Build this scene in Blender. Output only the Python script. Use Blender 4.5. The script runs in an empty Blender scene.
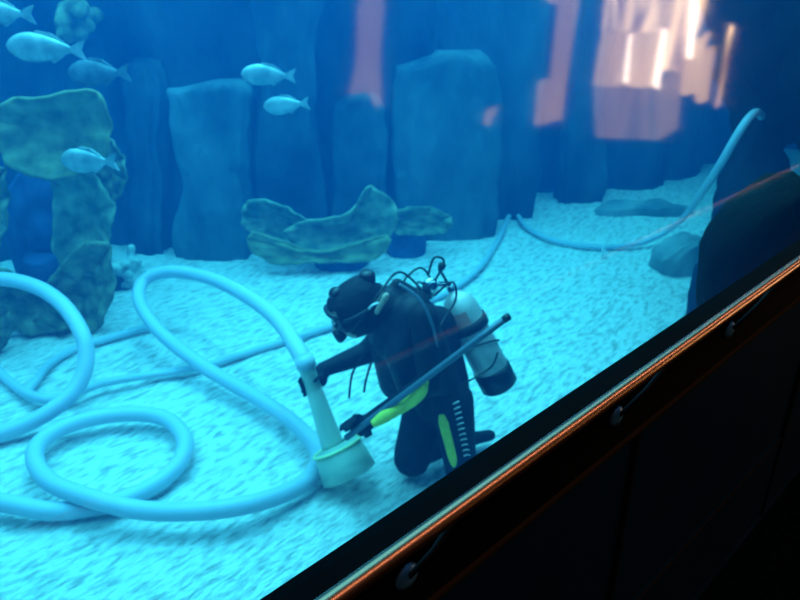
import bpy, bmesh, math, random
from mathutils import Vector, Matrix, noise
random.seed(7)
sc = bpy.context.scene
COL = sc.collection
R = math.radians
# ------------------------------------------------------------------ camera frame (800x600)
H, F = 2.6, 700.0
PITCH = R(24.57)
cP, sP = math.cos(PITCH), math.sin(PITCH)
def D(px, py):
    u, v = px - 400.0, 300.0 - py
    return Vector((u, v * sP + F * cP, v * cP - F * sP))
def G(px, py, z=0.0):
    d = D(px, py); t = (z - H) / d.z
    return Vector((0, 0, H)) + d * t
def W(px, py, Y):
    d = D(px, py)
    return Vector((0, 0, H)) + d * (Y / d.y)
cam = bpy.data.cameras.new('camera'); cam.sensor_width = 36; cam.lens = 36 * F / 800
cam.clip_start = 0.02; cam.clip_end = 200
cam.dof.use_dof = True; cam.dof.focus_distance = 0.95
cam.dof.aperture_fstop = (cam.lens / 1000) / 0.0038
co = bpy.data.objects.new('camera', cam); COL.objects.link(co)
co.location = (0, 0, H); co.rotation_euler = (R(90) - PITCH, 0, 0)
sc.camera = co

N2 = Vector((-0.699, 0.715, 0)).normalized()      # out of the room, through the window
D2 = Vector((0.715, 0.699, 0)).normalized()       # along the window
def L(a, b, z): return N2 * a + D2 * b + Vector((0, 0, z))

# ------------------------------------------------------------------ materials
def mat(name, col=(0.5,)*3, rough=0.6, metal=0.0, spec=0.5, emit=None, es=0.0, alpha=None, trans=0.0):
    m = bpy.data.materials.new(name); m.use_nodes = True
    b = m.node_tree.nodes['Principled BSDF']
    b.inputs['Base Color'].default_value = (*col, 1)
    b.inputs['Roughness'].default_value = rough
    b.inputs['Metallic'].default_value = metal
    b.inputs['Specular IOR Level'].default_value = spec
    b.inputs['Transmission Weight'].default_value = trans
    if emit: b.inputs['Emission Color'].default_value = (*emit, 1); b.inputs['Emission Strength'].default_value = es
    if alpha is not None: b.inputs['Alpha'].default_value = alpha
    return m
def mottle(m, c1, c2, scale=8, detail=6, lo=0.35, hi=0.65, bump=0.0, bscale=None, stretch=(1, 1, 1), bd=0.02, rot=0.0):
    nt = m.node_tree; ns, lk = nt.nodes, nt.links; b = ns['Principled BSDF']
    tc = ns.new('ShaderNodeTexCoord'); mp = ns.new('ShaderNodeMapping'); mp.inputs['Scale'].default_value = stretch
    g = ns.new('ShaderNodeNewGeometry')
    m0 = ns.new('ShaderNodeMapping'); m0.inputs['Rotation'].default_value = (0, 0, rot)
    lk.new(g.outputs['Position'], m0.inputs['Vector']); lk.new(m0.outputs[0], mp.inputs['Vector'])
    n = ns.new('ShaderNodeTexNoise'); n.inputs['Scale'].default_value = scale; n.inputs['Detail'].default_value = detail
    lk.new(mp.outputs[0], n.inputs['Vector'])
    r = ns.new('ShaderNodeValToRGB'); r.color_ramp.elements[0].position = lo; r.color_ramp.elements[1].position = hi
    r.color_ramp.elements[0].color = (*c1, 1); r.color_ramp.elements[1].color = (*c2, 1)
    lk.new(n.outputs[0], r.inputs[0]); lk.new(r.outputs[0], b.inputs['Base Color'])
    if bump:
        n2 = ns.new('ShaderNodeTexNoise'); n2.inputs['Scale'].default_value = bscale or scale * 2; n2.inputs['Detail'].default_value = 8
        lk.new(mp.outputs[0], n2.inputs['Vector'])
        bp = ns.new('ShaderNodeBump'); bp.inputs['Strength'].default_value = bump; bp.inputs['Distance'].default_value = bd
        lk.new(n2.outputs[0], bp.inputs['Height']); lk.new(bp.outputs[0], b.inputs['Normal'])
    return m
SAND = mottle(mat('pale_sand', rough=0.95, spec=0.1), (0.48, 0.48, 0.48), (0.95, 0.94, 0.92), 13, 10, 0.32, 0.55, 1.0, 24, (0.8, 2.2, 1), 0.045, R(-48))
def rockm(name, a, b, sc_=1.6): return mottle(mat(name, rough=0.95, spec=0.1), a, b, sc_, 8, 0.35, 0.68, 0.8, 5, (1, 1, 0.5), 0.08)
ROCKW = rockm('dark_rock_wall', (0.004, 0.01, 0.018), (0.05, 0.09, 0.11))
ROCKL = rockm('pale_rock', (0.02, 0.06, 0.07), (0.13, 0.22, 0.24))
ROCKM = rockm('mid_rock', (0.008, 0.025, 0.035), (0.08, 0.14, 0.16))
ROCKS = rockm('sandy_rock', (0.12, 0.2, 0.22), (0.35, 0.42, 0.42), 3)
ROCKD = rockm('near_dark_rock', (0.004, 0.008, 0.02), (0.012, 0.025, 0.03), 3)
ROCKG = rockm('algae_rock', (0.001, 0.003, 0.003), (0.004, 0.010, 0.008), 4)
OLIVE = mottle(mat('olive_coral', rough=0.9, spec=0.1), (0.14, 0.17, 0.08), (0.32, 0.34, 0.18), 7, 6, 0.35, 0.65, 0.5, 14)
TEALC = mottle(mat('teal_coral', rough=0.9, spec=0.1), (0.09, 0.15, 0.10), (0.28, 0.34, 0.22), 7, 6, 0.35, 0.65, 0.5, 14)
BROWNC = mottle(mat('brown_coral', rough=0.9, spec=0.1), (0.08, 0.11, 0.07), (0.27, 0.30, 0.18), 8, 6, 0.35, 0.65, 0.5, 14)
BLUEC = mottle(mat('blue_sponge', rough=0.9, spec=0.1), (0.03, 0.06, 0.16), (0.06, 0.12, 0.26), 5, 5, 0.35, 0.65, 0.4, 14)
PALEC = mottle(mat('pale_coral', rough=0.9, spec=0.1), (0.25, 0.35, 0.35), (0.6, 0.66, 0.62), 14, 5, 0.35, 0.65, 0.5, 24)
HOSE = mat('white_hose_plastic', (0.46, 0.56, 0.68), 0.45, spec=0.4)
HOSEF = mat('grey_hose_plastic', (0.45, 0.56, 0.66), 0.5, spec=0.3)
FISHM = mottle(mat('silver_fish_skin', rough=0.35, metal=0.25), (0.18, 0.30, 0.32), (0.42, 0.52, 0.52), 12)
FISHB = mottle(mat('blue_grey_fish_skin', rough=0.5), (0.05, 0.10, 0.13), (0.12, 0.2, 0.24), 12)
EYE = mat('fish_eye', (0.01,)*3, 0.2)
SUIT = mottle(mat('black_neoprene', rough=0.75, spec=0.25), (0.006, 0.007, 0.010), (0.012, 0.013, 0.018), 20, bump=0.2, bscale=60, bd=0.004)
VEST = mottle(mat('black_nylon', rough=0.6, spec=0.3), (0.008, 0.009, 0.013), (0.02, 0.02, 0.026), 16, bump=0.3, bscale=40, bd=0.006)
RUB = mat('black_rubber', (0.012, 0.012, 0.014), 0.4)
YEL = mottle(mat('yellow_fabric', rough=0.7, spec=0.2), (0.85, 0.72, 0.08), (0.95, 0.85, 0.12), 30)
SKIN = mat('face_skin', (0.55, 0.36, 0.27), 0.55)
WHT = mat('white_plastic', (0.8, 0.8, 0.8), 0.5)
LENS = mat('mask_glass', (0.03, 0.04, 0.06), 0.06, spec=0.8)
CHROME = mat('chrome', (0.8, 0.8, 0.82), 0.18, 1.0)
ALU = mottle(mat('brushed_aluminium', rough=0.4, metal=0.1), (0.60, 0.52, 0.50), (0.85, 0.72, 0.68), 10)
RED = mat('faded_red_sticker', (0.95, 0.30, 0.24), 0.6)
POLEM = mat('grey_pole_metal', (0.10, 0.15, 0.20), 0.4, 0.2)
CLEAR = mat('milky_clear_plastic', (0.62, 0.74, 0.62), 0.35, spec=0.5, alpha=0.72)
RIMM = mat('yellow_green_plastic', (0.8, 0.86, 0.45), 0.4)
RAIL = mat('polished_steel_rail', (0.30, 0.16, 0.11), 0.31, 1.0)
BRK = mat('blue_sheen_metal', (0.02, 0.10, 0.24), 0.4, 0.3)  # bluish reflection on the bracket plates put into the base colour
BRD = mat('dark_metal', (0.01, 0.012, 0.015), 0.6, 0.0, 0.1)
BLACKP = mottle(mat('black_lacquer_panel', rough=0.8, spec=0.02), (0.0005, 0.001, 0.002), (0.001, 0.002, 0.004), 3)
BLACKP2 = mottle(mat('black_stone_panel', rough=0.7, spec=0.015), (0.0003, 0.006, 0.018), (0.0006, 0.009, 0.028), 3)
FLOORM = mottle(mat('dark_carpet', rough=0.95, spec=0.0), (0.0003, 0.001, 0.002), (0.001, 0.003, 0.006), 30)
CEILM = mottle(mat('dark_ceiling_plaster', rough=0.9, spec=0.05), (0.010, 0.010, 0.012), (0.016, 0.016, 0.018), 6)

# ------------------------------------------------------------------ object helpers
def link(name, me, m=None, parent=None, smooth=True):
    o = bpy.data.objects.new(name, me); COL.objects.link(o)
    if m is not None: me.materials.append(m)
    if smooth:
        for p in me.polygons: p.use_smooth = True
    if parent is not None: o.parent = parent; o.matrix_parent_inverse = parent.matrix_basis.inverted()
    return o
def obj(name, bm, m, parent=None, smooth=True, recalc=True):
    if recalc: bmesh.ops.recalc_face_normals(bm, faces=bm.faces)
    me = bpy.data.meshes.new(name); bm.to_mesh(me); bm.free()
    return link(name, me, m, parent, smooth)
def tag(o, label=None, cat=None, group=None, kind=None):
    if label: o['label'] = label
    if cat: o['category'] = cat
    if group: o['group'] = group
    if kind: o['kind'] = kind
    return o
def thing(name, label, cat, loc, group=None):
    o = bpy.data.objects.new(name, None); COL.objects.link(o); o.location = loc; o.empty_display_size = 0.1
    bpy.context.view_layer.update()
    return tag(o, label, cat, group)
def frame(z, up=Vector((0, 0, 1))):
    z = z.normalized()
    x = up.cross(z)
    if x.length < 1e-4: x = Vector((1, 0, 0)).cross(z)
    x.normalize(); y = z.cross(x)
    return x, y, z
def catmull(pts, n=10, closed=False):
    P = [Vector(p) for p in pts]; out = []
    for i in range(len(P) - 1):
        p0 = P[max(i - 1, 0)]; p1 = P[i]; p2 = P[i + 1]; p3 = P[min(i + 2, len(P) - 1)]
        for k in range(n):
            t = k / n
            out.append(0.5 * ((2 * p1) + (p2 - p0) * t + (2 * p0 - 5 * p1 + 4 * p2 - p3) * t * t + (3 * p1 - p0 - 3 * p2 + p3) * t ** 3))
    out.append(P[-1]); return out
def tube(bm, path, rad, seg=16, ribs=0.0, cap=True):
    """sweep a circle along path (parallel transported); rad is number or list"""
    n = len(path); rings = []
    t = (path[1] - path[0]).normalized(); x, y, _ = frame(t)
    s = 0.0
    for i, p in enumerate(path):
        t2 = (path[min(i + 1, n - 1)] - path[max(i - 1, 0)]).normalized()
        q = t.rotation_difference(t2); x = q @ x; y = q @ y; t = t2
        r = rad[i] if isinstance(rad, (list, tuple)) else rad
        if ribs: r *= 1 + ribs * (1 if i % 2 else -1)
        rings.append([bm.verts.new(p + (x * math.cos(2 * math.pi * k / seg) + y * math.sin(2 * math.pi * k / seg)) * r) for k in range(seg)])
    for a, b in zip(rings, rings[1:]):
        for k in range(seg): bm.faces.new((a[k], a[(k + 1) % seg], b[(k + 1) % seg], b[k]))
    if cap: bm.faces.new(rings[0][::-1]); bm.faces.new(rings[-1])
    return rings
def lathe(bm, base, axis, prof, seg=32):
    """prof: list of (distance along axis, radius)"""
    x, y, z = frame(axis); rings = []
    for (h, r) in prof:
        rings.append([bm.verts.new(base + z * h + (x * math.cos(2 * math.pi * k / seg) + y * math.sin(2 * math.pi * k / seg)) * max(r, 1e-4)) for k in range(seg)])
    for a, b in zip(rings, rings[1:]):
        for k in range(seg): bm.faces.new((a[k], a[(k + 1) % seg], b[(k + 1) % seg], b[k]))
    bm.faces.new(rings[0][::-1]); bm.faces.new(rings[-1])
def lbox(bm, a0, a1, b0, b1, z0, z1, bev=0.0):
    vs = [bm.verts.new(L(a, b, z)) for a in (a0, a1) for b in (b0, b1) for z in (z0, z1)]
    fs = [(0, 1, 3, 2), (4, 6, 7, 5), (0, 4, 5, 1), (2, 3, 7, 6), (0, 2, 6, 4), (1, 5, 7, 3)]
    for f in fs: bm.faces.new([vs[i] for i in f])
    if bev:
        bmesh.ops.bevel(bm, geom=bm.edges[:], offset=bev, segments=2, affect='EDGES')
def ball(bm, c, r, M=None, sub=2):
    m = Matrix.Translation(c) @ (M.to_4x4() if M is not None else Matrix.Identity(4)) @ (Matrix.Diagonal((*r, 1)) if not isinstance(r, (int, float)) else Matrix.Diagonal((r, r, r, 1)))
    bmesh.ops.create_icosphere(bm, subdivisions=sub, radius=1, matrix=m)
def cone_capsule(bm, p0, r0, p1, r1, seg=16):
    L_ = (p1 - p0).length; n = max(3, int(L_ / (min(r0, r1) * 0.6)) + 1)
    path = [p0.lerp(p1, i / n) for i in range(n + 1)]
    if L_ > 1e-4: tube(bm, path, [r0 + (r1 - r0) * i / n for i in range(n + 1)], seg)
    ball(bm, p0, r0 * 1.0); ball(bm, p1, r1 * 1.0)
def fused(name, bm, voxel, smooth, m, parent=None):
    """one continuous surface grown over overlapping limbs"""
    bmesh.ops.recalc_face_normals(bm, faces=bm.faces)
    me = bpy.data.meshes.new(name); bm.to_mesh(me); bm.free()
    o = bpy.data.objects.new(name, me); COL.objects.link(o)
    md = o.modifiers.new('r', 'REMESH'); md.mode = 'VOXEL'; md.voxel_size = voxel
    if smooth:
        s = o.modifiers.new('s', 'SMOOTH'); s.factor = 0.5; s.iterations = smooth
    dg = bpy.context.evaluated_depsgraph_get()
    me2 = bpy.data.meshes.new_from_object(o.evaluated_get(dg))
    bpy.data.objects.remove(o)
    me2.materials.clear()
    return link(name, me2, m, parent)

# ------------------------------------------------------------------ SETTING: window, parapet, room
B0, B1 = -2.5, 13.0
bm = bmesh.new(); lbox(bm, 0.45, 0.518, B0, B1, 1.866, 1.975, 0.004)
tag(obj('trim_1', bm, BLACKP, smooth=False), kind='structure')
bm = bmesh.new(); lbox(bm, 0.462, 0.518, B0, B1, 1.322, 1.866, 0.0)
lbox(bm, 0.470, 0.518, B0, B1, 1.314, 1.322); lbox(bm, 0.458, 0.518, B0, B1, 1.0, 1.314, 0.003)
lbox(bm, 0.45, 0.518, B0, B1, 0.0, 1.0)
tag(obj('wall_window', bm, BLACKP2, smooth=False), kind='structure')
bm = bmesh.new()
for b in (1.05, 2.1, 3.15, 4.2): lbox(bm, 0.452, 0.462, b, b + 0.012, 1.0, 1.866)
tag(obj('trim_2', bm, BLACKP, smooth=False), kind='structure')
gl = bpy.data.materials.new('window_acrylic'); gl.use_nodes = True
nt = gl.node_tree; nt.nodes.clear()
o_ = nt.nodes.new('ShaderNodeOutputMaterial'); mx = nt.nodes.new('ShaderNodeMixShader')
tr = nt.nodes.new('ShaderNodeBsdfTransparent'); gs = nt.nodes.new('ShaderNodeBsdfGlossy'); gs.inputs['Roughness'].default_value = 0.045
fr = nt.nodes.new('ShaderNodeFresnel'); fr.inputs['IOR'].default_value = 1.49
nt.links.new(fr.outputs[0], mx.inputs[0]); nt.links.new(tr.outputs[0], mx.inputs[1]); nt.links.new(gs.outputs[0], mx.inputs[2]); nt.links.new(mx.outputs[0], o_.inputs[0])
bm = bmesh.new(); vs = [bm.verts.new(L(0.50, b, z)) for b, z in ((B0, 1.975), (B1, 1.975), (B1, 3.3), (B0, 3.3))]; bm.faces.new(vs)
tag(obj('window_1', bm, gl, smooth=False), kind='structure')
bm = bmesh.new(); lbox(bm, 0.44, 0.518, B0 - 2, 18, 3.3, 6.5)  # unseen wall above the window, added to hold back tank light
tag(obj('wall_light_block', bm, CEILM, smooth=False), kind='structure')
bm = bmesh.new(); lbox(bm, -4, 0.45, B0 - 2, 18, 0.9, 1.0)
tag(obj('floor', bm, FLOORM, smooth=False), kind='structure')
bm = bmesh.new(); lbox(bm, -4, 0.44, B0 - 2, 18, 4.2, 4.3)
tag(obj('ceiling', bm, CEILM, smooth=False), kind='structure')

BRZ = mat('dull_bronze_strip', (0.010, 0.007, 0.005), 0.8, 0.0, 0.02)
bm = bmesh.new(); lbox(bm, 0.447, 0.4605, B0, B1, 1.858, 1.865)
tag(obj('trim_3', bm, BRZ, smooth=False), kind='structure')
bm = bmesh.new(); lbox(bm, 0.4555, 0.4575, B0, B1, 1.306, 1.311)
tag(obj('trim_4', bm, BRZ, smooth=False), kind='structure')
# handrail on its brackets
hr = thing('handrail', 'long polished metal handrail running along the dark parapet below the aquarium window', 'handrail', L(0.366, 0.5, 2.1))
bm = bmesh.new(); tube(bm, [L(0.366, b, 2.1) for b in (B0, 0, 2, 4, 8, B1)], 0.0095, 32); obj('bar', bm, RAIL, hr)
bs = []
for (px, py) in ((405, 573), (615, 415), (729, 325)):
    d = D(px, py); t = 0.45 / d.dot(N2); bs.append(d.dot(D2) * t)
print('bracket b', bs, 'z', [H + D(405, 573).z * 0.45 / D(405, 573).dot(N2)])
for b in [bs[0] - 0.45, bs[0], bs[1], bs[2], bs[2] + 0.75, bs[2] + 1.5]:
    z = 1.942
    bm = bmesh.new()
    lathe(bm, L(0.449, b, z), -N2, [(0, 0.019), (0.003, 0.0185), (0.007, 0.014), (0.010, 0.005)], 24)
    bk = obj('bracket', bm, BRK, hr); bm = bmesh.new()
    tube(bm, [L(0.444, b, z), L(0.405, b, z + 0.07), L(0.368, b, 2.094)], 0.0035, 12)
    obj('arm', bm, BRD, bk)

# ------------------------------------------------------------------ SETTING: sand and rock wall
bm = bmesh.new()
nx, ny = 220, 200
def sandz(x, y):
    p = Vector((x * 1.3, y * 1.3, 0))
    return 0.030 * noise.noise(p) + 0.018 * noise.noise(p * 3.3) + 0.006 * noise.noise(p * 9)
g = [[None] * (ny + 1) for _ in range(nx + 1)]
for i in range(nx + 1):
    for j in range(ny + 1):
        a = 0.52 + 11.0 * (j / ny) ** 1.3; b = -7.0 + 20.0 * i / nx
        p = L(a, b, 0); p.z = sandz(p.x, p.y) - 0.02
        g[i][j] = bm.verts.new(p)
for i in range(nx):
    for j in range(ny): bm.faces.new((g[i][j], g[i + 1][j], g[i + 1][j + 1], g[i][j + 1]))
sf = tag(obj('floor_sand', bm, SAND), kind='structure')

plan = [(-9, 5.6), (-5, 6.3), (-3, 7.0), (-1.2, 7.25), (0.2, 7.6), (0.7, 8.6), (2.4, 9.3), (4.2, 9.9), (5.2, 11.2), (9, 13)]
pp = catmull([Vector((x, y, 0)) for x, y in plan], 26)
bm = bmesh.new(); nz = 60; cols = []
for i, p in enumerate(pp):
    tg = (pp[min(i + 1, len(pp) - 1)] - pp[max(i - 1, 0)]).normalized(); nrm = Vector((tg.y, -tg.x, 0))
    c = []
    for k in range(nz + 1):
        z = -0.1 + 3.6 * k / nz
        q = Vector((p.x * 1.1, p.y * 1.1, z * 0.35))
        dd = 0.22 * noise.noise(q) + 0.10 * noise.noise(q * 2.7) + 0.04 * noise.noise(q * 7) + 0.10 * math.copysign(min(1, abs(math.sin(p.x * 2.6)) * 2), math.sin(p.x * 2.6))
        v = p + nrm * dd; v.z = z; c.append(bm.verts.new(v))
    cols.append(c)
for a, b in zip(cols, cols[1:]):
    for k in range(nz): bm.faces.new((a[k], b[k], b[k + 1], a[k + 1]))
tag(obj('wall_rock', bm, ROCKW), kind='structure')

# ------------------------------------------------------------------ rock formations
def rock_column(name, label, prof, m, Y, dy=0.5, seed=0, amp=0.08, cat='rock', kz=36, group=None):
    """prof: list of (left px, right px, py) from bottom up, all at world distance Y"""
    pts = []
    for (xl, xr, py) in prof:
        a, b = W(xl, py, Y), W(xr, py, Y); pts.append(((a.x + b.x) / 2, (b.x - a.x) / 2, a.z))
    zb = -0.12
    base = (pts[0][0], pts[0][1], zb); pts = [base] + [p for p in pts if p[2] > zb + 0.02]
    zs = [p[2] for p in pts]; bm = bmesh.new(); rings = []; seg = 40
    z0, z1 = zs[0], zs[-1]
    for k in range(kz + 1):
        z = z0 + (z1 - z0) * k / kz
        for i in range(len(zs) - 1):
            if zs[i] <= z <= zs[i + 1] + 1e-6: break
        t = (z - zs[i]) / max(1e-6, zs[i + 1] - zs[i]); t = t * t * (3 - 2 * t)
        cx = pts[i][0] * (1 - t) + pts[i + 1][0] * t; hw = pts[i][1] * (1 - t) + pts[i + 1][1] * t
        ring = []
        for s in range(seg):
            th = 2 * math.pi * s / seg; ct, st = math.cos(th), math.sin(th)
            e = 0.6; X = math.copysign(abs(ct) ** e, ct) * hw; Yy = math.copysign(abs(st) ** e, st) * dy * 0.5
            q = Vector((cx + X, Y + Yy, z * 0.5)) * 2.2 + Vector((seed * 7.1, 0, 0))
            flut = (0.25 * amp * math.sin(th * 9 + seed + 2 * noise.noise(q * .8))) if dy > .34 else 0
            d = 1 + (flut + amp * noise.noise(q) + amp * 0.6 * noise.noise(q * 2.6) + amp * 0.3 * noise.noise(q * 6)) / max(hw, 0.12)
            ring.append(bm.verts.new((cx + X * d, Y + dy * 0.5 + Yy * d, z + (0.08 * noise.noise(q * 1.7) if dy > .34 and k > kz * 0.8 else 0.03 * noise.noise(q * 1.7) if k > kz * .6 else 0))))
        rings.append(ring)
    for a, b in zip(rings, rings[1:]):
        for s in range(seg): bm.faces.new((a[s], a[(s + 1) % seg], b[(s + 1) % seg], b[s]))
    bm.faces.new(rings[0][::-1])
    top = bm.verts.new(Vector((pts[-1][0], Y + dy * 0.5, z1 + 0.05)))
    for s in range(seg): bm.faces.new((rings[-1][s], rings[-1][(s + 1) % seg], top))
    o = obj(name, bm, m); return tag(o, label, cat, group)
T = -30
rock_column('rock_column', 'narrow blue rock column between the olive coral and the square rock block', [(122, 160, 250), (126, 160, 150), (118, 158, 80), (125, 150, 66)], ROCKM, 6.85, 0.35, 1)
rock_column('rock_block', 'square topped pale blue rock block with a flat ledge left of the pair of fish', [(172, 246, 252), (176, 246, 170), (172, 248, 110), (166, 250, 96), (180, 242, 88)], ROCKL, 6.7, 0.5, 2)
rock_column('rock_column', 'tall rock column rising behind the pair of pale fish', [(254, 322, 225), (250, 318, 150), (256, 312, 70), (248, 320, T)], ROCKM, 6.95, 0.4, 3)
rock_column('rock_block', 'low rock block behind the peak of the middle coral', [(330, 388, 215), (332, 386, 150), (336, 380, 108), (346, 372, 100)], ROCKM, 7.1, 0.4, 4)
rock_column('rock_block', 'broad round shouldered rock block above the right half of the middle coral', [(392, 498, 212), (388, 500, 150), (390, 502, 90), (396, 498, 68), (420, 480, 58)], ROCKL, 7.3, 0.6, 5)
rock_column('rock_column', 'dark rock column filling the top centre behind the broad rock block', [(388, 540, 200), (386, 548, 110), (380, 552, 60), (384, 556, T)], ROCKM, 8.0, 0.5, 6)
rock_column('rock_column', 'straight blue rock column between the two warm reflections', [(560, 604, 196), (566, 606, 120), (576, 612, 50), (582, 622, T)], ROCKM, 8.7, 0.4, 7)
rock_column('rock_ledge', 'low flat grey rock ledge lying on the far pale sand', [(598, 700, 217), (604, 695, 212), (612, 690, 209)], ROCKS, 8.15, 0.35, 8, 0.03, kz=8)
def blob_rock(name, label, chains, m, seed, voxel=.05, amp=.10):
    bm = bmesh.new()
    for ch in chains:
        P = [(W(x, y, Y), r) for x, y, Y, r in ch]
        P = [(Vector((p.x, p.y, max(p.z, -.1))), r) for p, r in P]
        for (a, ra), (b, rb) in zip(P, P[1:]): cone_capsule(bm, a, ra, b, rb, 20)
    o = fused(name, bm, voxel, 3, m)
    for v in o.data.vertices:
        q = v.co * 1.8 + Vector((seed, 0, 0))
        v.co += v.normal * (amp * noise.noise(q) + amp * .6 * noise.noise(q * 2.3) + amp * .35 * noise.noise(q * 5))
    return tag(o, label, 'rock')
blob_rock('rock_arch', 'tall navy rock arch filling the top right corner, pale hose looped over its left leg',
    [[(742, 330, 5.3, .42), (744, 260, 5.3, .34), (747, 200, 5.3, .27), (755, 140, 5.35, .17), (768, 100, 5.4, .25), (800, 60, 5.5, .60), (792, -40, 5.5, .62)],
     [(800, 60, 5.5, .55), (850, 70, 5.5, .55), (880, 160, 5.5, .36), (885, 320, 5.5, .36)]], ROCKD, 3.0)
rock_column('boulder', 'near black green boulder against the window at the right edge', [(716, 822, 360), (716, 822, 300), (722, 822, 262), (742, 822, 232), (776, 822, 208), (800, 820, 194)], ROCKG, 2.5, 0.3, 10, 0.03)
rock_column('rock', 'small dark rock beside the small pale coral on the sand', [(104, 134, 292), (106, 130, 280), (110, 126, 272)], ROCKM, 5.95, 0.25, 11, 0.03, kz=10)
rock_column('rock', 'hazy grey rock half buried in sand left of the pillar foot', [(660, 722, 264), (672, 720, 255), (690, 716, 249)], ROCKS, 6.3, 0.4, 12, 0.04, kz=10)

# ------------------------------------------------------------------ corals
def plate(name, outline, root, Y, m, parent, cup=0.12, rip=0.03, nr=16, na=72, thick=0.012, seed=0, tilt=0.0, back=0.0):
    """frilled plate: outline px points around root px; cups toward / away from the viewer"""
    rt = W(*root, Y); O = [W(x, y, Y) for x, y in outline]
    closed = O + [O[0]]
    path = catmull(closed, max(3, na // len(O)))[:-1]
    bm = bmesh.new(); rings = []
    hmax = max((p - rt).length for p in path)
    for k in range(1, nr + 1):
        f = k / nr; ring = []
        for i, p in enumerate(path):
            d = p - rt; q = rt + d * f
            ang = i / len(path) * 2 * math.pi
            w = rip * f * f * (math.sin(ang * 9 + seed) + 0.6 * math.sin(ang * 17 + 2 * seed))
            edge = 1 + 0.035 * f * noise.noise(Vector((math.cos(ang) * 5, math.sin(ang) * 5, seed)))
            q = rt + (q - rt) * edge
            q.y += -cup * (f ** 1.8) + w + back * (q.z - rt.z) + tilt * (q.x - rt.x) + 0.012 * math.sin(f * 14 + seed) + 0.01 * noise.noise(q * 9)
            if q.z < -0.015: q.z = -0.015
            ring.append(bm.verts.new(q))
        rings.append(ring)
    n = len(path); c = bm.verts.new(rt)
    for s in range(n): bm.faces.new((c, rings[0][s], rings[0][(s + 1) % n]))
    for a, b in zip(rings, rings[1:]):
        for s in range(n): bm.faces.new((a[s], b[s], b[(s + 1) % n], a[(s + 1) % n]))
    o = obj(name, bm, m, parent)
    md = o.modifiers.new('solid', 'SOLIDIFY'); md.thickness = thick * 2; md.offset = 0
    return o
def stalk(parent, p0, p1, r0, r1, m):
    bm = bmesh.new(); tube(bm, catmull([p0, p0.lerp(p1, 0.5) + Vector((0.02, 0.02, 0)), p1], 6), [r0 + (r1 - r0) * i / 12 for i in range(13)], 18)
    return obj('stalk', bm, m, parent)
Yc = 5.35
c1 = thing('plate_coral', 'broad rounded olive green plate coral at the upper left', 'coral', W(60, 150, Yc + 0.3) * Vector((1, 1, 0)) if False else Vector((W(60, 150, Yc + .25).x, Yc + 0.25, 0)))
plate('plate', [(4, 118), (9, 103), (26, 95), (50, 95), (74, 89), (100, 88), (114, 101), (118, 125), (116, 146), (106, 160), (88, 170), (62, 174), (34, 170), (12, 154), (5, 136)], (62, 132), Yc - .1, OLIVE, c1, 0.16, 0.02, seed=1)
plate('plate', [(84, 140), (104, 134), (122, 150), (128, 175), (120, 196), (100, 202), (84, 180)], (104, 168), Yc + .25, BROWNC, c1, 0.05, 0.02, seed=2)
stalk(c1, Vector((W(60, 150, Yc + .25).x, Yc + .25, -0.03)), W(62, 150, Yc + .16), 0.16, 0.07, BLUEC)
c2 = thing('cup_coral', 'large cup coral with dark blue hollow and frilled teal rim at the left edge', 'coral', Vector((W(50, 300, Yc).x, Yc - .1, 0)))
plate('cup', [(-2, 200), (14, 172), (40, 163), (64, 170), (82, 196), (84, 236), (72, 276), (44, 296), (14, 286), (0, 246)], (40, 240), Yc - .05, BLUEC, c2, -0.14, 0.01, seed=3)
plate('frill', [(56, 172), (84, 162), (106, 180), (119, 204), (114, 232), (113, 254), (98, 270), (72, 268), (58, 240), (60, 205)], (88, 218), Yc - .12, TEALC, c2, 0.10, 0.02, seed=4)
plate('frill', [(42, 312), (50, 284), (68, 258), (90, 238), (112, 238), (118, 262), (120, 286), (112, 306), (104, 324), (84, 331), (64, 328)], (84, 290), Yc - .2, BROWNC, c2, 0.12, 0.03, seed=5)
plate('frill', [(-44, 230), (-30, 180), (-6, 160), (10, 168), (14, 196), (10, 230), (-6, 256), (-30, 262)], (-14, 212), Yc - .2, BROWNC, c2, 0.10, 0.03, seed=6)
plate('frill', [(-40, 290), (-20, 262), (8, 262), (30, 282), (56, 288), (76, 304), (74, 320), (50, 328), (10, 326), (-30, 330)], (16, 300), Yc - .28, BROWNC, c2, 0.12, 0.03, seed=7)
plate('frill', [(-50, 330), (-26, 304), (2, 298), (15, 312), (14, 332), (0, 350), (-30, 366), (-48, 352)], (-18, 332), Yc - .55, BROWNC, c2, 0.08, 0.02, seed=8)
stalk(c2, Vector((W(50, 300, Yc).x, Yc - .05, -0.03)), W(40, 255, Yc - .1), 0.22, 0.12, BLUEC)
Ym = 6.55
c3 = thing('cabbage_coral', 'spreading teal green cabbage coral on the sand in the middle distance', 'coral', Vector((W(340, 250, Ym).x, Ym, 0)))
plate('plate', [(244, 207), (254, 196), (275, 198), (296, 208), (314, 222), (308, 238), (288, 243), (262, 234), (246, 222)], (280, 221), Ym + .05, TEALC, c3, 0.12, 0.02, seed=10)
plate('plate', [(286, 226), (308, 216), (340, 212), (358, 200), (368, 183), (384, 189), (398, 206), (394, 226), (374, 242), (334, 248), (300, 243)], (345, 228), Ym - .05, TEALC, c3, 0.14, 0.025, seed=11)
plate('plate', [(384, 212), (404, 206), (430, 205), (450, 215), (449, 228), (424, 233), (400, 232), (386, 226)], (416, 220), Ym + .3, TEALC, c3, 0.08, 0.02, seed=12)
plate('plate', [(247, 238), (256, 230), (280, 244), (310, 249), (345, 246), (376, 236), (390, 236), (386, 250), (360, 261), (320, 260), (284, 263), (256, 253)], (318, 254), Ym - .22, OLIVE, c3, 0.06, 0.02, seed=13)
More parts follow.
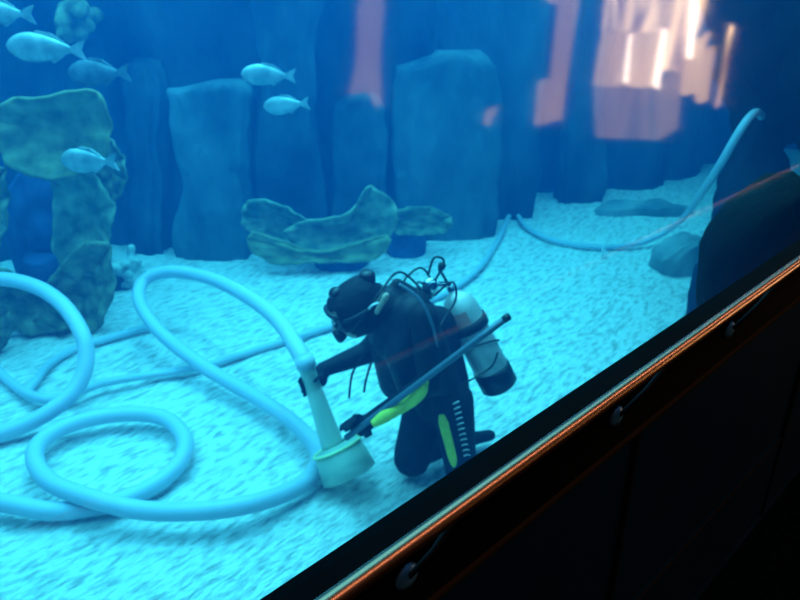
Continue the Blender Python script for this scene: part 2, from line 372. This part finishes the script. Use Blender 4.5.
stalk(c3, Vector((W(340, 250, Ym).x, Ym + .1, -0.03)), W(330, 236, Ym + .05), 0.30, 0.18, BLUEC)
stalk(c3, Vector((W(405, 250, Ym + .5).x, Ym + .45, -0.03)), W(410, 226, Ym + .35), 0.24, 0.12, BLUEC)
c4c = W(128, 275, 6.05)
bm = bmesh.new()
for i in range(16):
    a = random.uniform(0, 6.28); el = random.uniform(0.2, 1.4); l = random.uniform(0.10, 0.22)
    b0 = Vector((c4c.x, 6.05, 0.05)); e = b0 + Vector((math.cos(a) * math.cos(el) * l * 1.1, math.sin(a) * math.cos(el) * l, math.sin(el) * l * 1.5))
    cone_capsule(bm, b0, 0.05, e, 0.032, 10); ball(bm, e, 0.042)
ball(bm, Vector((c4c.x, 6.05, 0.02)), (0.12, 0.10, 0.08))
tag(fused('branching_coral', bm, 0.014, 2, PALEC), 'small pale knobbly coral on the sand right of the big cup coral', 'coral')
# encrusting growth high on the wall, upper left
bm = bmesh.new(); cc = W(72, 18, 6.6)
for i in range(12): ball(bm, cc + Vector((random.uniform(-.1, .1), random.uniform(-.08, .2), random.uniform(-.16, .14))), random.uniform(.05, .09))
for i in range(5): ball(bm, cc + Vector((0, 0.12 + i * .1, 0)), .08)
tag(fused('wall_coral', bm, 0.016, 3, BROWNC), 'teal lump of coral growing high on the rock wall above the left fish', 'coral')

# ------------------------------------------------------------------ fish
def fish(px, py, Y, length, yaw, m, label, pitch=0.0, group=None):
    base = W(px, py, Y)
    f = thing('fish', label, 'fish', base, group)
    # local: head -x
    M = Matrix.Translation(base) @ Matrix.Rotation(yaw, 4, 'Z') @ Matrix.Rotation(pitch, 4, 'Y')
    bm = bmesh.new(); seg = 20; n = 22; rings = []
    for k in range(n + 1):
        t = k / n; x = (-0.5 + 0.88 * t) * length
        hh = 0.19 * length * (math.sin(math.pi * min(1, t * 1.0) ** 0.72)) ** 0.85 + 0.018 * length * (0.2 + t) if t < 1 else 0.03 * length
        hh = max(hh, 0.004); ww = hh * 0.42
        rings.append([bm.verts.new(M @ Vector((x, math.cos(2 * math.pi * s / seg) * ww, math.sin(2 * math.pi * s / seg) * hh))) for s in range(seg)])
    for a, b in zip(rings, rings[1:]):
        for s in range(seg): bm.faces.new((a[s], a[(s + 1) % seg], b[(s + 1) % seg], b[s]))
    bm.faces.new(rings[0][::-1]); bm.faces.new(rings[-1])
    obj('body', bm, m, f)
    def fin(name, pts):
        bm = bmesh.new(); th = 0.006
        A = [bm.verts.new(M @ Vector((x * length, th, z * length))) for x, z in pts]; B = [bm.verts.new(M @ Vector((x * length, -th, z * length))) for x, z in pts]
        bm.faces.new(A); bm.faces.new(B[::-1])
        for i in range(len(pts)): j = (i + 1) % len(pts); bm.faces.new((A[i], B[i], B[j], A[j]))
        obj(name, bm, m, f, smooth=False)
    fin('tail_fin', [(0.33, 0.025), (0.46, 0.10), (0.56, 0.14), (0.50, 0.0), (0.56, -0.14), (0.46, -0.10), (0.33, -0.025)])
    fin('dorsal_fin', [(-0.18, 0.165), (-0.08, 0.23), (0.12, 0.20), (0.28, 0.09), (0.2, 0.06)])
    fin('anal_fin', [(0.02, -0.14), (0.12, -0.20), (0.26, -0.10), (0.2, -0.04)])
    for s in (-1, 1):
        bm = bmesh.new(); ball(bm, M @ Vector((-0.37 * length, s * 0.040 * length, 0.03 * length)), 0.013 * length * 1.5); obj('eye', bm, EYE, f)
fish(44, 48, 4.6, 0.44, R(8), FISHM, 'large cyan fish above the dim fish at upper left, facing left', R(4))
fish(97, 73, 5.0, 0.44, R(-10), FISHB, 'dim blue grey fish just below and right of the large cyan fish', R(-2))
fish(87, 161, 4.5, 0.40, R(-14), FISHM, 'cyan fish swimming in front of the olive plate coral', R(-2))
fish(267, 75, 5.4, 0.38, R(6), FISHM, 'upper of the pair of pale fish left of centre', R(3))
fish(285, 105, 5.4, 0.34, R(-8), FISHM, 'lower of the pair of pale fish left of centre', R(-6))
fish(-4, 12, 4.8, 0.42, R(5), FISHM, 'fish cut off by the top left corner, only its tail showing', R(4))

# ------------------------------------------------------------------ hoses
def hose(name, label, pts, rad, m, n=14, seg=20):
    P = [G(x, y, z) for x, y, z in pts]
    path = catmull(P, n)
    for p in path: p.z = max(p.z, rad + sandz(p.x, p.y) - 0.025)
    bm = bmesh.new(); tube(bm, path, rad, seg)
    return tag(obj(name, bm, m), label, 'hose')
# held hose: tube top -> big standing arc -> lower strand -> behind the bucket -> long sweep -> flat loop -> off left
hose('suction_hose', 'thick white hose in a standing arc and a flat loop, held by the diver',
     [(309, 372, .62), (298, 350, .70), (276, 318, .72), (240, 292, .66), (205, 277, .58), (170, 272, .50), (145, 280, .42), (139, 300, .34), (158, 330, .24), (200, 364, .16), (250, 394, .12), (290, 420, .10), (316, 448, .07), (316, 470, .07),
      (292, 490, .08), (250, 504, .12), (200, 511, .13), (140, 510, .13), (90, 498, .14), (52, 483, .14), (36, 464, .12), (38, 445, .10), (62, 428, .09), (100, 417, .09), (140, 414, .09), (168, 420, .09), (184, 438, .09), (182, 458, .08), (162, 480, .06), (128, 498, .045), (88, 508, .045), (50, 511, .06), (10, 504, .08), (-60, 490, .08)],
     0.050, HOSE)
hose('suction_hose', 'thick white hose bent in a standing half loop at the left edge',
     [(-70, 306, .46), (-30, 286, .58), (0, 279, .64), (34, 286, .64), (62, 304, .60), (82, 334, .48), (86, 362, .34), (76, 388, .22), (52, 410, .14), (20, 427, .08), (-12, 436, .06), (-70, 446, .05)], 0.052, HOSE)
hose('ground_hose', 'thinner pale hose looping over the sand behind the thick hoses',
     [(152, 326, .03), (140, 329, .03), (110, 338, .03), (78, 348, .03), (52, 362, .03), (38, 378, .03), (28, 396, .03), (60, 399, .05), (100, 384, .05), (150, 375, .03), (200, 367, .03), (250, 352, .03), (300, 336, .03), (350, 320, .03), (400, 308, .03), (440, 296, .03), (466, 280, .03), (484, 262, .03), (500, 236, .03), (509, 216, .03), (516, 214, .03), (528, 228, .03), (556, 241, .03), (600, 247, .03), (640, 243, .03), (672, 228, .2), (690, 210, .68), (705, 188, 1.10), (720, 165, 1.385), (738, 134, 1.62), (750, 117, 1.725), (758, 113, 1.73), (765, 124, 1.62), (767, 150, 1.39)], 0.029, HOSEF)
hose('ground_hose', 'short pale hose end crossing the sand inside the half loop at the left edge',
     [(-50, 352, .03), (-14, 362, .03), (4, 377, .03), (24, 392, .04), (46, 399, .07), (70, 396, .03)], 0.034, HOSE)

# ------------------------------------------------------------------ diver
Yd = 3.34
def V(px, py, Y=Yd): return W(px, py, Y)
dv = thing('person', 'kneeling diver in a black wetsuit with yellow stripes holding a suction tube', 'person', G(432, 462, 0))
pelvis = V(441, 402, 3.36); waist = V(432, 370, 3.36); chest = V(417, 332, 3.33); neck = V(396, 308, 3.30); hd = V(359, 307, 3.26)
shN = V(424, 318, 3.12); shF = V(398, 322, 3.52)
elN = V(430, 382, 3.02); wrN = V(372, 422, 3.04); haN = V(354, 432, 3.06)
elF = V(368, 352, 3.50); wrF = V(322, 370, 3.36); haF = V(309, 380, 3.30)
hipN = V(452, 400, 3.24); kneeN = G(462, 478, .09); 
hipF = V(430, 402, 3.48); kneeF = G(412, 458, .11)
anN = kneeN + Vector((0.42, 0.12, -0.01)); anF = kneeF + Vector((0.34, 0.22, -0.03))
bm = bmesh.new()
CC = lambda a, ra, b, rb: cone_capsule(bm, a, ra, b, rb)
CC(pelvis, .155, waist, .135); CC(waist, .135, chest, .165); CC(chest, .155, neck + Vector((.03, 0, .0)), .085)
CC(shN, .075, shF, .075); CC(neck, .10, hd, .09)
CC(hipN, .10, hipF, .10)
CC(shN, .075, elN, .062)
CC(shF, .085, elF, .070); CC(elF, .068, wrF, .042)
CC(hipN, .12, kneeN, .085); CC(kneeN, .066, anN, .042)
CC(hipF, .15, kneeF, .110); CC(kneeF, .070, anF, .044)
# feet
for a, d in ((anN, Vector((.98, .1, -.1))), (anF, Vector((.9, .4, -.1)))):
    CC(a, .045, a + d * 0.16, .035)
# head: frame with face direction
Fv = Vector((-.84, -.30, -.45)).normalized(); Uv = (Vector((0, 0, 1)) - Fv * Fv.z).normalized(); Rv = Fv.cross(Uv)
HM = Matrix((Fv, Rv, Uv)).transposed()
ball(bm, hd, (.155, .125, .160), HM, 3); ball(bm, hd - Fv * .04 + Uv * .06, (.10, .11, .10), HM); ball(bm, hd + Fv * .06 + Uv * .06, (.09, .10, .09), HM)
ball(bm, hd + Fv * .06 - Uv * .07, (.08, .085, .08), HM)          # jaw
cone_capsule(bm, hd + Fv * .135 + Uv * .005, .014, hd + Fv * .162 - Uv * .03, .018)   # nose
for s in (-1, 1): ball(bm, hd + Rv * .117 * s - Uv * .01, (.02, .014, .03), HM)  # ears under the hood
def hand(bm, wrist, palm_c, grip_axis, out, thumb_dir, side=1):
    """gloved hand closed around a bar: grip_axis = bar direction, out = from bar centre to back of hand"""
    g = grip_axis.normalized(); o = (out - g * out.dot(g)).normalized(); t = g.cross(o).normalized()
    r = 0.058
    cone_capsule(bm, wrist, .042, palm_c + o * r * 1.05, .040)
    for i in (-1.2, -.4, .4, 1.2):
        cone_capsule(bm, palm_c + o * r * 1.0 - t * .015, .034, palm_c + o * r * .8 + g * .028 * i + t * .03, .018, 10)
    for i, (q, ln) in enumerate(zip((-1.5, -.5, .5, 1.5), (.85, 1.0, 1.05, .92))):
        prev = palm_c + o * r * .8 + g * .030 * q + t * .03
        for a in (55, 105, 155):
            a = R(a * ln); p = palm_c + (o * math.cos(a) + t * math.sin(a)) * (r * 1.08) + g * .030 * q
            cone_capsule(bm, prev, .0145, p, .0125, 10); prev = p
    th0 = palm_c + o * r - t * .02 + g * .025 * side
    th1 = palm_c + (o * .5 - t * .95) * r + g * .045 * side; th2 = palm_c + (-o * .5 - t * .95) * r + g * .040 * side
    cone_capsule(bm, th0, .017, th1, .013, 10); cone_capsule(bm, th1, .013, th2, .011, 10)
tubeA = V(305, 362, 3.30); tubeB = V(333, 446, 3.22)
tax = (tubeB - tubeA).normalized()
gripF = tubeA.lerp(tubeB, 0.27)
hand(bm, wrF, gripF, -tax, (wrF - gripF), None)
poleA = V(509, 316, 2.92); poleB = V(346, 438, 2.96)
pax = (poleA - poleB).normalized()
gripN = poleB + pax * 0.07
wrN = gripN + pax * .10 + Vector((0.0, 0.06, -0.04))
CC(elN, .060, wrN, .042)
hand(bm, wrN, gripN, pax, Vector((0.1, .8, -.5)), None)
body = fused('body', bm, 0.0085, 5, SUIT, dv)
body.data.materials.append(SKIN)
inv = HM.inverted()
for p in body.data.polygons:
    q = inv @ (p.center - hd)
    if q.x > 0.09 and abs(q.y) < .07 and -.11 < q.z < .085 and (p.center - hd).length < .21: p.material_index = 1
# mask
def hbox_ring(bm, c, w, h, d, r, n=28, inner=0.0):
    pass
bm = bmesh.new()
mc = hd + Fv * .138 + Uv * .03
path = []
for k in range(33):
    a = 2 * math.pi * k / 32; ca, sa = math.cos(a), math.sin(a)
    path.append(mc + Rv * math.copysign(abs(ca) ** .6, ca) * .082 + Uv * (math.copysign(abs(sa) ** .6, sa) * .045) + Fv * (.012 - .03 * abs(ca) ** 2))
tube(bm, path, .014, 12); fm = obj('mask_frame', bm, RUB, dv)
bm = bmesh.new(); ball(bm, mc + Fv * .006, (.010, .074, .038), HM, 3); tag(obj('mask_lens', bm, LENS, fm), 'dark glass lens')
bm = bmesh.new()
path = [hd + Uv * .03 + (Fv * math.cos(a) * .155 + Rv * math.sin(a) * .126) for a in [R(x) for x in range(40, 321, 14)]]
for i in range(len(path)): pass
tube(bm, path, .010, 8); obj('mask_strap', bm, RUB, fm)
# ridged hood top (buckle and valve seen as bumps against the sand)
bm = bmesh.new()
lathe(bm, hd - Fv * .10 + Uv * .09, (-Fv * .45 + Uv), [(0, .04), (.03, .044), (.055, .040), (.07, .025)], 18)
obj('hood_buckle', bm, RUB, dv); bm = bmesh.new()
lathe(bm, hd + Fv * .06 + Uv * .12, (Uv + Fv * .3), [(0, .035), (.03, .036), (.045, .025)], 18)
obj('hood_buckle', bm, RUB, dv)
# vest
bm = bmesh.new()
cone_capsule(bm, V(417, 326, 3.34), .155, V(436, 378, 3.36), .155)
cone_capsule(bm, V(412, 312, 3.22), .09, V(400, 352, 3.16), .085)
cone_capsule(bm, V(400, 352, 3.16), .085, V(412, 388, 3.18), .08)
cone_capsule(bm, V(388, 325, 3.36), .12, V(398, 382, 3.36), .11)
cone_capsule(bm, V(388, 304, 3.3), .10, V(392, 340, 3.28), .11)
cone_capsule(bm, V(397, 284, 3.32), .035, V(412, 305, 3.34), .10)
cone_capsule(bm, V(428, 340, 3.22), .09, V(447, 388, 3.24), .08)
cone_capsule(bm, V(438, 322, 3.40), .095, V(455, 385, 3.38), .085)
obj_v = fused('buoyancy_vest', bm, 0.013, 6, VEST, dv)
bm = bmesh.new(); tube(bm, catmull([V(399, 284, 3.12), V(420, 300, 3.08), V(434, 330, 3.04), V(438, 365, 3.05)], 8), .008, 10); tag(obj('vest_piping', bm, POLEM, obj_v), 'thin grey seam')
# regulator + hose at the mouth
bm = bmesh.new(); rc = hd + Fv * .155 - Uv * .08
lathe(bm, rc, Fv, [(-.03, .022), (-.01, .034), (.015, .040), (.03, .034), (.036, .015)], 24); obj('regulator', bm, RUB, dv)
# collar patch
bm = bmesh.new(); cone_capsule(bm, V(386, 296, 3.13), .018, V(377, 312, 3.13), .014)
tag(obj('neck_skin', bm, SKIN, dv), 'pale bare strip of neck beside the hood')
bm = bmesh.new(); tube(bm, catmull([V(369, 309, 3.08), V(373, 305, 3.07), V(379, 303, 3.08)], 6), .006, 8)
tag(obj('hood_clip', bm, WHT, dv), 'small white clip')
# yellow stripes and leg lacing
def strip(name, pts, Y, w, label, m=YEL, lift=0.0, flat=.35):
    P = catmull([V(x, y, Y + dy) for x, y, dy in pts], 8)
    bm = bmesh.new(); tube(bm, P, [w * min(1, .55 + 2.5 * min(i, len(P) - 1 - i) / len(P)) for i in range(len(P))], 14)
    return tag(obj(name, bm, m, dv), label)
strip('sleeve_stripe', [(425, 380, 0), (418, 394, 0), (405, 404, 0.01), (389, 413, -0.02), (373, 424, -0.03)], 2.965, .036, 'yellow stripe along the forearm')
strip('leg_stripe', [(442, 414, 0.06), (446, 430, 0.04), (451, 448, 0.02), (456, 468, 0)], 3.08, .030, 'yellow stripe down the thigh')
for k in range(11):
    y = 404 + k * 5.2; x = 453 + k * 1.1; bm = bmesh.new()
    tube(bm, [V(x, y, 3.065), V(x + 3, y - 1.4, 3.06), V(x + 6, y - 2.8 + k * .2, 3.075)], .0035, 6)
    o = obj('lacing_mark', bm, WHT, dv)
for p0, dr in ((anN, Vector((.97, .10, -.04))),):
    bm = bmesh.new(); q0 = p0 + dr * .06; side = Vector((-dr.y, dr.x, 0)).normalized(); n_ = 8; tp = []; bt = []
    for k in range(n_ + 1):
        t = k / n_; c = q0 + dr * (.62 * t); wdt = .055 + .06 * t - .02 * (t > .95); z = .004 + .03 * (1 - t)
        for lst, sgn in ((tp, 1), (bt, -1)): lst.append([bm.verts.new(Vector((c.x, c.y, max(.012, c.z))) + side * s * wdt + Vector((0, 0, sgn * z + (.006 * abs(s))))) for s in (-1, -.5, 0, .5, 1)])
    for A, sgn in ((tp, 1), (bt, -1)):
        for a, b in zip(A, A[1:]):
            for s in range(4): bm.faces.new((a[s], a[s + 1], b[s + 1], b[s]) if sgn > 0 else (a[s], b[s], b[s + 1], a[s + 1]))
    for i in range(n_):
        for s in (0, 4): bm.faces.new((tp[i][s], tp[i + 1][s], bt[i + 1][s], bt[i][s]))
    bm.faces.new(tp[0] + bt[0][::-1]); bm.faces.new(tp[-1] + bt[-1][::-1])
    obj('swim_fin', bm, RUB, dv)
# dangling hoses at the front
for pts in ([(372, 345, 3.28), (360, 360, 3.25), (352, 375, 3.22), (349, 398, 3.2)], [(384, 348, 3.2), (372, 362, 3.16), (366, 380, 3.14), (364, 392, 3.14)]):
    bm = bmesh.new(); tube(bm, catmull([V(*p) for p in pts], 8), .0065, 10); obj('dangling_hose', bm, RUB, dv)

# ------------------------------------------------------------------ scuba tank on the back
tA = V(452, 292, 3.50); tB = V(500, 386, 3.44); ax = (tB - tA).normalized(); Lt = (tB - tA).length
st = thing('scuba_tank', 'pale metal scuba tank with black boot strapped on the back of the diver', 'scuba tank', tB)
bm = bmesh.new(); r = .100
lathe(bm, tA, ax, [(0, .018), (.01, .035), (.04, .07), (.08, .093), (.12, r), (Lt - .02, r), (Lt - .005, r * .9)], 40); obj('cylinder', bm, ALU, st)
bm = bmesh.new(); lathe(bm, tA + ax * (Lt - .13), ax, [(0, r + .002), (.005, r + .008), (.12, r + .008), (.135, r * .92), (.138, .05)], 40); tag(obj('boot', bm, RUB, st), 'black rubber boot')
for h, wd in ((.18, .055),):
    bm = bmesh.new(); lathe(bm, tA + ax * h, ax, [(0, r), (.002, r + .012), (wd, r + .012), (wd + .002, r)], 40); tag(obj('strap', bm, VEST, st), 'black cam strap')
bm = bmesh.new(); pr = frame(ax); 
path = [tA + ax * (.30 + .12 * (math.cos(a) * .5 + .5)) + (pr[0] * math.cos(a) + pr[1] * math.sin(a)) * (r + .012) for a in [2 * math.pi * k / 28 for k in range(29)]]
tube(bm, path, .0055, 8); obj('harness_cord', bm, RUB, st)
bm = bmesh.new(); tube(bm, catmull([V(498, 352, 3.33), V(492, 366, 3.30), V(478, 376, 3.28), V(462, 384, 3.24)], 6), .006, 8); obj('harness_cord', bm, RUB, st)
bm = bmesh.new(); pc = tA + ax * .10 + Vector((0, -1, .35)).normalized() * .0
c_ = tA + ax * .09; dirc = (Vector((0, 0, H)) - c_); dirc = (dirc - ax * dirc.dot(ax)).normalized()
sx = ax.cross(dirc).normalized()
vv = []
for i in range(7):
    row = []
    for j in range(7):
        a = R(-10 + 50 * j / 6); hgt = .10 + .09 * i / 6; rr = (r if hgt > .12 else .098) + .002
        row.append(bm.verts.new(tA + ax * hgt + (dirc * math.cos(a) + sx * math.sin(a)) * rr))
    vv.append(row)
for i in range(6):
    for j in range(6): bm.faces.new((vv[i][j], vv[i][j + 1], vv[i + 1][j + 1], vv[i + 1][j]))
tag(obj('sticker', bm, RED, st), 'faded red sticker')
bm = bmesh.new()
lathe(bm, tA + ax * .012, -ax, [(0, .022), (.03, .022), (.05, .018), (.055, .016)], 20)
vt = tA - ax * .045
cone_capsule(bm, vt, .018, V(436, 284, 3.46), .016, 12); cone_capsule(bm, V(436, 284, 3.46), .014, V(430, 296, 3.44), .02, 12)
ball(bm, V(430, 287, 3.40), (.045, .03, .055)); obj('valve', bm, CHROME, st)
bm = bmesh.new(); lathe(bm, V(441, 268, 3.47), Vector((.4, 0, 1)), [(-.02, .010), (0, .02), (.02, .022), (.03, .015)], 18)
cone_capsule(bm, V(440, 270, 3.47), .008, vt, .010, 8); obj('valve_knob', bm, RUB, st)
for pts in ([(436, 288, 3.44), (422, 268, 3.42), (406, 278, 3.36), (402, 292, 3.28)], [(434, 296, 3.44), (452, 282, 3.40), (456, 298, 3.36), (446, 316, 3.30), (438, 330, 3.24)],
            [(430, 290, 3.44), (418, 282, 3.36), (420, 304, 3.26), (430, 322, 3.22)], [(432, 286, 3.46), (444, 262, 3.46), (434, 258, 3.44), (428, 276, 3.42)],
            [(424, 292, 3.42), (400, 272, 3.30), (380, 292, 3.14), (352, 330, 3.12), (338, 326, 3.16)]):
    bm = bmesh.new(); tube(bm, catmull([V(*p) for p in pts], 8), .0065, 10); obj('air_hose', bm, RUB, st)

# ------------------------------------------------------------------ suction tube with bucket head
vc = thing('gravel_vacuum', 'milky plastic suction tube with wide bucket mouth held above the sand', 'vacuum head', G(345, 475, 0))
bm = bmesh.new()
n_ = 14; path = [tubeA.lerp(tubeB, i / n_) for i in range(n_ + 1)]
tube(bm, path, [.044 + .030 * max(0, (i / n_ - .25)) ** 1.1 for i in range(n_ + 1)], 28); obj('neck_tube', bm, CLEAR, vc)
bm = bmesh.new(); lathe(bm, tubeA - tax * .03, tax, [(0, .054), (.06, .054), (.065, .046)], 24); tag(obj('collar', bm, HOSEF, vc), 'grey hose collar')
rimc = V(337, 447, 3.22); botc = V(349, 474, 3.16); bax = (botc - rimc).normalized(); lb = (botc - rimc).length
bm = bmesh.new()
x, y, z = frame(bax); seg = 40; prof = [(-.02, .07), (-.004, .12), (.0, .138), (lb * .5, .150), (lb, .158), (lb, .150), (lb * .5, .142), (.01, .130), (.005, .05)]
rings = [[bm.verts.new(rimc + z * h + (x * math.cos(2 * math.pi * k / seg) + y * math.sin(2 * math.pi * k / seg)) * rr) for k in range(seg)] for h, rr in prof]
for a, b in zip(rings, rings[1:]):
    for k in range(seg): bm.faces.new((a[k], a[(k + 1) % seg], b[(k + 1) % seg], b[k]))
obj('bucket', bm, CLEAR, vc)
bm = bmesh.new(); tube(bm, [rimc + (x * math.cos(2 * math.pi * k / 40) + y * math.sin(2 * math.pi * k / 40)) * .141 for k in range(41)], .009, 10); tag(obj('rim', bm, RIMM, vc), 'yellow green rim')

bm = bmesh.new(); tube(bm, [poleB.lerp(poleA, i / 6) for i in range(7)], .0165, 20)
pl = thing('pole', 'straight blue grey pole slanting across the diver from hand to right', 'pole', poleB)
obj('shaft', bm, POLEM, pl)
bm = bmesh.new(); lathe(bm, poleA - pax * .03, pax, [(0, .0175), (.002, .019), (.03, .019), (.034, .012)], 18); obj('end_cap', bm, RUB, pl)

bm = bmesh.new(); sh = G(603, 257, .02)  # short white pieces invented for a small pale mark
for k in range(3): cone_capsule(bm, sh + Vector((.0 + .012 * k, 0, .01)), .02, sh + Vector((.02 + .03 * k - .03, .02, .10 - .03 * k)), .012, 8)
tag(fused('speck', bm, .008, 2, WHT), 'tiny white speck on the far sand right of the diver', 'speck')

# ------------------------------------------------------------------ unseen glowing shapes added in the corridor to make the warm window reflection
A0 = 0.50
def mir(p):
    d = p.dot(N2) - A0
    return p - N2 * (2 * d)
def glowmat(name, c1, c2, s, scale):
    m = mat(name, (0.3, 0.22, 0.18), 0.8)
    nt = m.node_tree; ns, lk = nt.nodes, nt.links; b = ns['Principled BSDF']
    g = ns.new('ShaderNodeNewGeometry'); mp = ns.new('ShaderNodeMapping'); mp.inputs['Scale'].default_value = (2, 2, .35)
    n = ns.new('ShaderNodeTexNoise'); n.inputs['Scale'].default_value = scale; n.inputs['Detail'].default_value = 7; n.inputs['Distortion'].default_value = 1.2
    r = ns.new('ShaderNodeValToRGB'); r.color_ramp.elements[0].position = .36; r.color_ramp.elements[1].position = .66
    r.color_ramp.elements[0].color = (*c1, 1); r.color_ramp.elements[1].color = (*c2, 1)
    lk.new(g.outputs['Position'], mp.inputs[0]); lk.new(mp.outputs[0], n.inputs[0]); lk.new(n.outputs[0], r.inputs[0])
    lk.new(r.outputs[0], b.inputs['Emission Color']); b.inputs['Emission Strength'].default_value = s
    return m
PA = glowmat('mottled_warm_glow', (.16, .07, .02), (1, .66, .32), 14.0, 3.0)  # glowing colours stand in for a warmly lit wall
PB = glowmat('dim_warm_glow', (.60, .31, .06), (.95, .52, .14), 5.0, 1.0)
PE = glowmat('faint_warm_glow', (.25, .15, .06), (.62, .36, .14), 3.6, 1.4)
PC = glowmat('bright_streak_glow', (1, .74, .5), (1, .80, .55), 22.0, 3)  # bright streaks of the reflection, made as added glowing strips
PD = glowmat('mid_warm_glow', (.42, .22, .06), (1, .60, .24), 7.0, 1.5)
def lit(name, poly, Y, m, label, cat, group, depth=.12):  # made-up emitter, outlined like the reflection and mirrored behind the glass
    bm = bmesh.new()
    f_ = [mir(W(x, y, Y)) for x, y in poly]; b_ = [mir(W(x, y, Y) + Vector((0, depth, 0))) for x, y in poly]
    A = [bm.verts.new(p) for p in f_]; B = [bm.verts.new(p) for p in b_]
    bm.faces.new(A); bm.faces.new(B[::-1])
    for i in range(len(A)): j = (i + 1) % len(A); bm.faces.new((A[i], B[i], B[j], A[j]))
    tag(obj(name, bm, m, smooth=False), label, cat, group)
gp = 'glow shapes added for the window reflection'
lb_ = 'glowing shape added far down the viewing corridor'
Yr = 7.6
lit('glow_shape', [(605, 30), (610, -20), (655, -20), (712, -20), (706, 10), (700, 30), (690, 36), (640, 32)], Yr, PA, 'mottled glowing shape added for the reflection above the bright streaks', 'glow shape', gp)
lit('glow_shape', [(606, 31), (650, 33), (662, 31), (655, 88), (596, 86)], Yr, PD, 'added glowing shape left under the mottled one', 'glow shape', gp)
lit('glow_shape', [(664, 32), (694, 32), (683, 72), (660, 70)], Yr, PA, 'narrow added glowing shape between the bright streaks', 'glow shape', gp)
lit('glow_shape', [(596, 86), (655, 88), (683, 68), (678, 128), (660, 140), (598, 138)], Yr + .14, PE, 'dim added glowing shape low below the bright streaks', 'glow shape', gp)
lit('glow_shape', [(688, 50), (712, 32), (700, 60), (716, 46), (708, 100), (700, 104), (698, 92), (684, 96)], Yr, PD, 'jagged added glowing shape right of the bright streaks', 'glow shape', gp)
lit('glow_shape', [(548, -20), (582, -20), (570, 60), (562, 120), (536, 126), (540, 84), (552, 78), (560, 6), (548, 2)], Yr, PB, 'stepped dim glowing shape added at the left of the corridor end', 'glow shape', gp)
lit('glow_shape', [(362, -20), (386, -20), (380, 60), (382, 106), (374, 106), (368, 92), (348, 95), (356, 60), (357, 10)], Yr, PB, 'tall thin dim glowing shape added furthest from the corridor end', 'glow shape', gp)
lit('glow_shape', [(488, 112), (498, 108), (490, 126), (484, 124)], Yr, PB, 'small glowing slit shape added in the corridor', 'glow shape', gp)
lit('glow_streak', [(630, 34), (632, 34), (628, 84), (624, 82)], Yr - .1, PC, 'short upright bright streak added for the reflection', 'glow streak', gp, .04)
lit('glow_streak', [(664, 28), (667, 30), (658, 90), (654, 84)], Yr - .1, PC, 'long upright bright streak added for the reflection', 'glow streak', gp, .04)
lit('glow_streak', [(693, -10), (700, -10), (692, 58), (688, 58)], Yr - .1, PC, 'tallest upright bright streak added for the reflection', 'glow streak', gp, .04)
lit('glow_streak', [(732, 24), (734, 28), (720, 104), (716, 108)], Yr - .1, PA, 'slanting thin bright streak added at the corridor end', 'glow streak', gp, .04)

# ------------------------------------------------------------------ water
bm = bmesh.new(); lbox(bm, 0.519, 14.0, -9.0, 15.0, -0.3, 3.35)
wv = obj('water', bm, None, smooth=False) if False else None
bmesh.ops.recalc_face_normals(bm, faces=bm.faces)
me = bpy.data.meshes.new('tank_water'); bm.to_mesh(me); bm.free()
wm = bpy.data.materials.new('clear_blue_water'); wm.use_nodes = True; nt = wm.node_tree; nt.nodes.clear()
o_ = nt.nodes.new('ShaderNodeOutputMaterial'); ad = nt.nodes.new('ShaderNodeAddShader')
va = nt.nodes.new('ShaderNodeVolumeAbsorption'); va.inputs['Color'].default_value = (0.0, 0.72, 0.93, 1); va.inputs['Density'].default_value = 0.16
vs_ = nt.nodes.new('ShaderNodeVolumeScatter'); vs_.inputs['Color'].default_value = (0.0, 0.30, 1.0, 1); vs_.inputs['Density'].default_value = 0.066; vs_.inputs['Anisotropy'].default_value = 0.0
nt.links.new(va.outputs[0], ad.inputs[0]); nt.links.new(vs_.outputs[0], ad.inputs[1]); nt.links.new(ad.outputs[0], o_.inputs['Volume'])
wo = bpy.data.objects.new('water', me); COL.objects.link(wo); me.materials.append(wm)
tag(wo, 'clear blue water filling the aquarium behind the window', 'water', kind='stuff')

# ------------------------------------------------------------------ lights
def area(name, loc, rot, size, sy, power, col, spread=180):
    l = bpy.data.lights.new(name, 'AREA'); l.shape = 'RECTANGLE'; l.size = size; l.size_y = sy; l.energy = power; l.color = col; l.spread = R(spread)
    o = bpy.data.objects.new(name, l); COL.objects.link(o); o.location = loc; o.rotation_euler = rot; return o
area('tank_light', L(4.9, 3.2, 5.2), (0, 0, math.atan2(D2.y, D2.x)), 12, 7.4, 1380, (0.12, 0.74, 1.0), 150)
def spot(name, loc, tgt, power, col, ang, rad=.3):
    l = bpy.data.lights.new(name, 'SPOT'); l.energy = power; l.color = col; l.spot_size = R(ang); l.spot_blend = .9; l.shadow_soft_size = rad
    o = bpy.data.objects.new(name, l); COL.objects.link(o); o.location = loc
    o.rotation_euler = (Vector(tgt) - Vector(loc)).to_track_quat('-Z', 'Y').to_euler(); return o
spot('tank_spotlight', (-0.9, 4.4, 5.6), (-0.5, 3.7, 0), 640, (0.12, 0.74, 1.0), 75, .25)
# warm strip lamp under the room ceiling, above and behind the viewer, running along the window
cl = L(-0.7, 3.0, 3.9)
wl = area('room_strip_light', cl, (0, 0, math.atan2(D2.y, D2.x)), 14, .22, 120, (1.0, 0.52, 0.30))

w = bpy.data.worlds.new('world'); sc.world = w; w.use_nodes = True
w.node_tree.nodes['Background'].inputs[0].default_value = (0.02, 0.10, 0.35, 1); w.node_tree.nodes['Background'].inputs[1].default_value = 0.02
sc.view_settings.view_transform = 'Standard'; sc.view_settings.look = 'None'; sc.view_settings.gamma = 1; sc.view_settings.exposure = 0.0
sc.view_settings.use_curve_mapping = False
